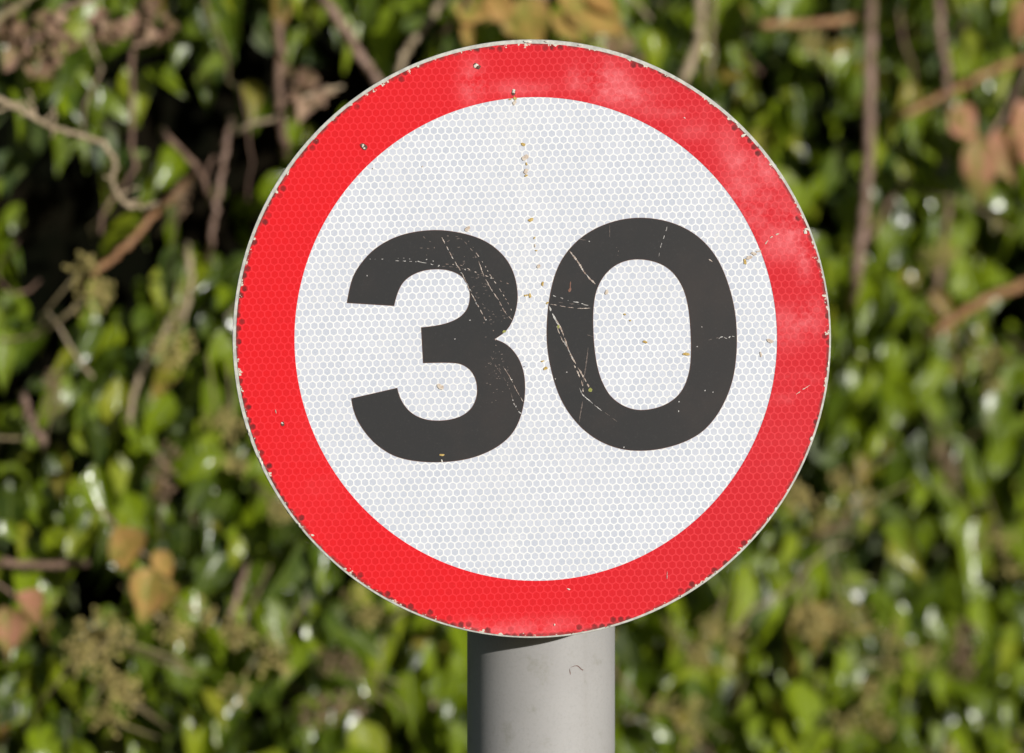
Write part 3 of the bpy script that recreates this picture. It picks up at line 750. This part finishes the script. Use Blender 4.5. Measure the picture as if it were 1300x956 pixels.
cane('bare_cane', 'thin upright brown cane left of the sign, slightly tilted', 'cane', [(293,150),(288,180),(282,215),(276,250),(270,290),(264,335)], 10, M_stem_p, 0.024, taper=.8)
cane('bare_cane', 'short brown branch leaning into the thin upright cane left of the sign', 'cane', [(205,165),(224,187),(245,208),(258,228),(268,258)], 9, M_stem, 0.012,
     side=[([(258,228),(266,208),(272,200)], 6)])
cane('orange_cane', 'orange brown cane slanting through the leaves at the left', 'cane', [(240,228),(222,248),(200,268),(160,312),(130,338),(100,362)], 11, M_stem_o, 0.009)
cane('bare_cane', 'curved tan stem below the slanting orange cane', 'cane', [(225,395),(205,425),(188,458),(172,490),(165,525),(163,545)], 9, M_stem_t, 0.006)
cane('bare_cane', 'short thick pinkish brown stump of cane at the left edge beside the leaves', 'cane', [(28,500),(36,525),(45,545),(54,566)], 13, M_stem_p, 0.018)
cane('bare_cane', 'tan stem running down into bright ivy just left of the sign', 'cane', [(236,310),(240,335),(242,365),(234,395),(222,420)], 10, M_stem_t, 0.006)
cane('bare_cane', 'thick brown cane slanting down to the upper left rim of the sign', 'cane', [(395,-20),(420,12),(445,50),(468,88),(490,115),(520,150)], 15, M_stem_p, 0.024)
cane('bare_cane', 'pale brown stem leaning right above the upper left rim of the sign', 'cane', [(560,0),(545,28),(525,50),(512,75),(500,110)], 11, M_stem_t, 0.012)
cane('bare_cane', 'dark reddish upright cane near the top left of the sign', 'cane', [(352,5),(356,60),(354,110),(358,160),(362,200)], 12, M_stem, -0.012)
cane('bare_cane', 'thick curved tan cane rising from the upper right rim of the sign', 'cane', [(889,-20),(888,20),(885,55),(874,85),(860,120)], 15, M_stem_t, 0.024)
cane('bare_cane', 'thin green brown cane just right of the thick curved tan cane', 'cane', [(906,-20),(903,30),(902,70),(898,110)], 9, M_stem_g, 0.006)
cane('bare_cane', 'long upright purple brown cane right of the sign, the thickest there', 'cane', [(1106,-20),(1105,50),(1104,120),(1103,190),(1099,250),(1092,310),(1087,350),(1080,395)], 16, M_stem_p, 0.030)
cane('bare_cane', 'upright purple brown cane forking at the top right', 'cane', [(1190,-20),(1193,30),(1196,60),(1202,90),(1203,150)], 12, M_stem_p, 0.018,
     side=[([(1198,55),(1212,40),(1228,28)], 8)])
cane('orange_cane', 'orange brown cane running up right from the long upright cane', 'cane', [(1130,152),(1160,140),(1190,124),(1225,108),(1270,85),(1320,70)], 11, M_stem_o, 0.012)
cane('orange_cane', 'level orange cane at the top right above the sign', 'cane', [(955,32),(985,31),(1020,30),(1060,27),(1090,22)], 12, M_stem_o, 0.012)
cane('orange_cane', 'orange brown cane slanting up to the right edge of the ivy', 'cane', [(1175,430),(1205,408),(1240,386),(1270,372),(1320,352)], 14, M_stem_o, 0.018)
cane('bare_cane', 'dull upright stem above the slanting orange cane at the right', 'cane', [(1205,240),(1200,290),(1193,335),(1188,375),(1180,415)], 11, M_stem, 0.000)
cane('bare_cane', 'dark level stem near the lower left edge of the hedge', 'cane', [(-20,716),(30,716),(70,718),(110,714)], 12, M_stem, 0.018)
cane('bare_cane', 'thin purple brown stem beside glossy leaves at the lower left of the sign', 'cane', [(315,715),(306,740),(298,765),(290,795)], 9, M_stem_p, 0.018)
cane('bare_cane', 'faint brown stem slanting down from the right side twigs', 'cane', [(1150,225),(1130,255),(1115,285),(1100,310)], 8, M_stem, 0.000)

# ------------------------------------------------------------------ sprigs with coloured leaves
def sprig(name, label, leaves, mat, stem_pts, stem_w=6, fwd=.07, group=None, wid=(.26, .40), stem_mat=None):
    base = at_hedge(*stem_pts[-1], fwd)
    e = empty(name, base); tag(e, label, 'plant', group)
    bm = bmesh.new(); ws = [at_hedge(x, y, fwd-.01) for x, y in cr(stem_pts, False, 6)]
    k = S*(ws[0].y+DIST)/DIST
    tube(bm, [v-base for v in ws], [stem_w*k*.5*(.7+.5*i/len(ws)) for i in range(len(ws))], 7)
    from_bm('stem', bm, stem_mat or M_stem_p, e)
    for (x0, y0, x1, y1, nx_, nz_) in leaves:
        a = at_hedge(x0, y0, fwd); b = at_hedge(x1, y1, fwd)
        d = (b-a)+Vector((0, rng.uniform(-.01, .01), 0))
        me = leaves_mesh('leaf', np.array([a-base]), np.array([d]), np.array([[nx_+rng.uniform(-.4, .4), -1.0, nz_+rng.uniform(-.3, .4)]]), np.array([d.length]), 11, 7, 'round', wid, (.1, .7), (-.2, .5))
        link('leaf', me, mat, e)
sprig('bramble_sprig', 'sprig of large pinkish brown leaves at the right edge of the hedge',
      [(1205,140,1252,182,.3,.3),(1240,172,1248,262,.2,.2),(1262,165,1286,235,.5,.2),(1290,130,1330,220,.3,.2),(1212,135,1235,172,.5,.5),(1285,0,1320,60,.3,.3)], M_pink, [(1320,60),(1290,120),(1262,165),(1250,178)], 6, .12)
sprig('autumn_sprig', 'sprig of yellow and tan autumn leaves just above the top of the sign',
      [(590,-5,600,40,.2,.3),(575,5,625,30,.1,.4),(620,-10,650,30,.3,.3),(655,0,702,60,.3,.2),(640,20,668,52,.4,.1),(705,-15,795,42,.2,.3),(730,-30,800,20,.2,.4),(700,20,740,50,.2,.2),(585,35,606,56,.1,.3)], M_autumn, [(600,-60),(650,-15),(705,-5),(760,-30)], 6, .08)
sprig('autumn_sprig', 'sprig of yellow brown leaves hanging at the lower left of the hedge',
      [(145,670,180,728,.3,.2),(195,700,222,735,.2,.4),(195,722,168,790,.2,.3),(205,735,218,790,.3,.3),(158,690,140,715,.1,.3)], M_autumn, [(120,640),(160,680),(195,715),(205,730)], 5, .09)
sprig('bramble_sprig', 'fading green and pink leaf sprig in the lower left corner of the hedge',
      [(20,755,62,800,.2,.3),(5,770,15,835,.3,.3),(15,775,40,820,.2,.4)], M_pink, [(-20,730),(10,750),(22,762)], 5, .08)
# dry flower clusters
def dry(name, label, spots, n, spread, fwd=.08, sz=.012):
    base = at_hedge(*spots[0], fwd); pos, tip, nr_ = [], [], []
    for (x, y) in spots:
        c = at_hedge(x, y, fwd)-base
        for _ in range(n):
            pos.append(c+Vector((rng.gauss(0, spread), rng.gauss(0, spread), rng.gauss(0, spread))))
            tip.append((rng.gauss(0, 1), rng.gauss(-.3, .6), rng.gauss(-.5, 1))); nr_.append((rng.gauss(.3, .6), -1, rng.gauss(.4, .6)))
    ln = np.array([rng.uniform(.6, 1.4)*sz for _ in pos])
    me = leaves_mesh(name, np.array(pos), np.array(tip), np.array(nr_), ln, 5, 5, 'round', (.35, .5), (.3, 1.2), (-.5, .9))
    o = link(name, me, M_dead); o.location = base; tag(o, label, 'dry flowers', 'dry brown clusters caught on the ivy')
dry('dry_flower_cluster', 'pinkish dry flower cluster in the top left corner of the hedge', [(15,45),(45,55),(65,75),(55,25)], 9, .006)
dry('dry_flower_cluster', 'small brown dry cluster hanging right of the top left corner', [(195,25),(192,40),(205,35)], 6, .004)
dry('dry_flower_cluster', 'pinkish dry cluster between glossy leaves at the top left', [(138,28),(142,45)], 5, .004)
dry('dry_flower_cluster', 'crumpled brown cluster just above the upper right of the sign rim', [(770,60),(785,75)], 9, .006)
dry('dry_flower_cluster', 'brown dry cluster near the upper left rim of the sign', [(395,110),(388,128),(372,100)], 6, .006)

# ------------------------------------------------------------------ ground
n = NT('verge_ground'); o = n.obj()
col = n.mix(n.ss(n.noise(o, 3.0, 6, .7), .4, .6), c3(.035, .055, .018), c3(.09, .075, .045))
n.bump(n.noise(o, 30.0, 5, .7), .02, 1.0); n.set(Base_Color=col, Roughness=.95)
bm = bmesh.new(); bmesh.ops.create_grid(bm, x_segments=40, y_segments=40, size=300)
gr = from_bm('ground', bm, n.mat); tag(gr, kind='structure')

# ------------------------------------------------------------------ light
EL, AZ = 10.0, 35.0       # sun low, behind the camera and to its right
w = bpy.data.worlds.new('World'); sc.world = w; w.use_nodes = True
wt = w.node_tree; bg = wt.nodes['Background']; sky = wt.nodes.new('ShaderNodeTexSky')
sky.sky_type = 'NISHITA'; sky.sun_disc = False; sky.sun_elevation = R(EL+8); sky.sun_rotation = R(180-AZ)
wt.links.new(sky.outputs[0], bg.inputs[0]); bg.inputs[1].default_value = .044
ld = bpy.data.lights.new('sun', 'SUN'); ld.energy = 4.4; ld.angle = R(.53); ld.color = (1.0, .97, .93)
lo = bpy.data.objects.new('sun', ld); COL.objects.link(lo)
sd = Vector((math.sin(R(AZ))*math.cos(R(EL)), -math.cos(R(AZ))*math.cos(R(EL)), math.sin(R(EL))))
lo.rotation_euler = sd.to_track_quat('Z', 'Y').to_euler(); lo.location = sd*20

# ------------------------------------------------------------------ camera
cd = bpy.data.cameras.new('camera'); cam = bpy.data.objects.new('camera', cd); COL.objects.link(cam)
cam.location = (CAMX, -DIST, CAMZ); cam.rotation_euler = (R(90), 0, 0)
cd.lens = 200; cd.sensor_width = 36; cd.sensor_fit = 'HORIZONTAL'; cd.clip_start = .05; cd.clip_end = 2000
cd.dof.use_dof = True; cd.dof.focus_distance = DIST; cd.dof.aperture_fstop = 9.0
sc.camera = cam

sc.render.engine = 'CYCLES'
sc.view_settings.view_transform = 'Standard'; sc.view_settings.look = 'None'
sc.view_settings.exposure = 0.35; sc.view_settings.gamma = 1.0
sc.render.resolution_x, sc.render.resolution_y = 1024, 753
sc.cycles.sample_clamp_indirect = 4.0; sc.cycles.max_bounces = 6
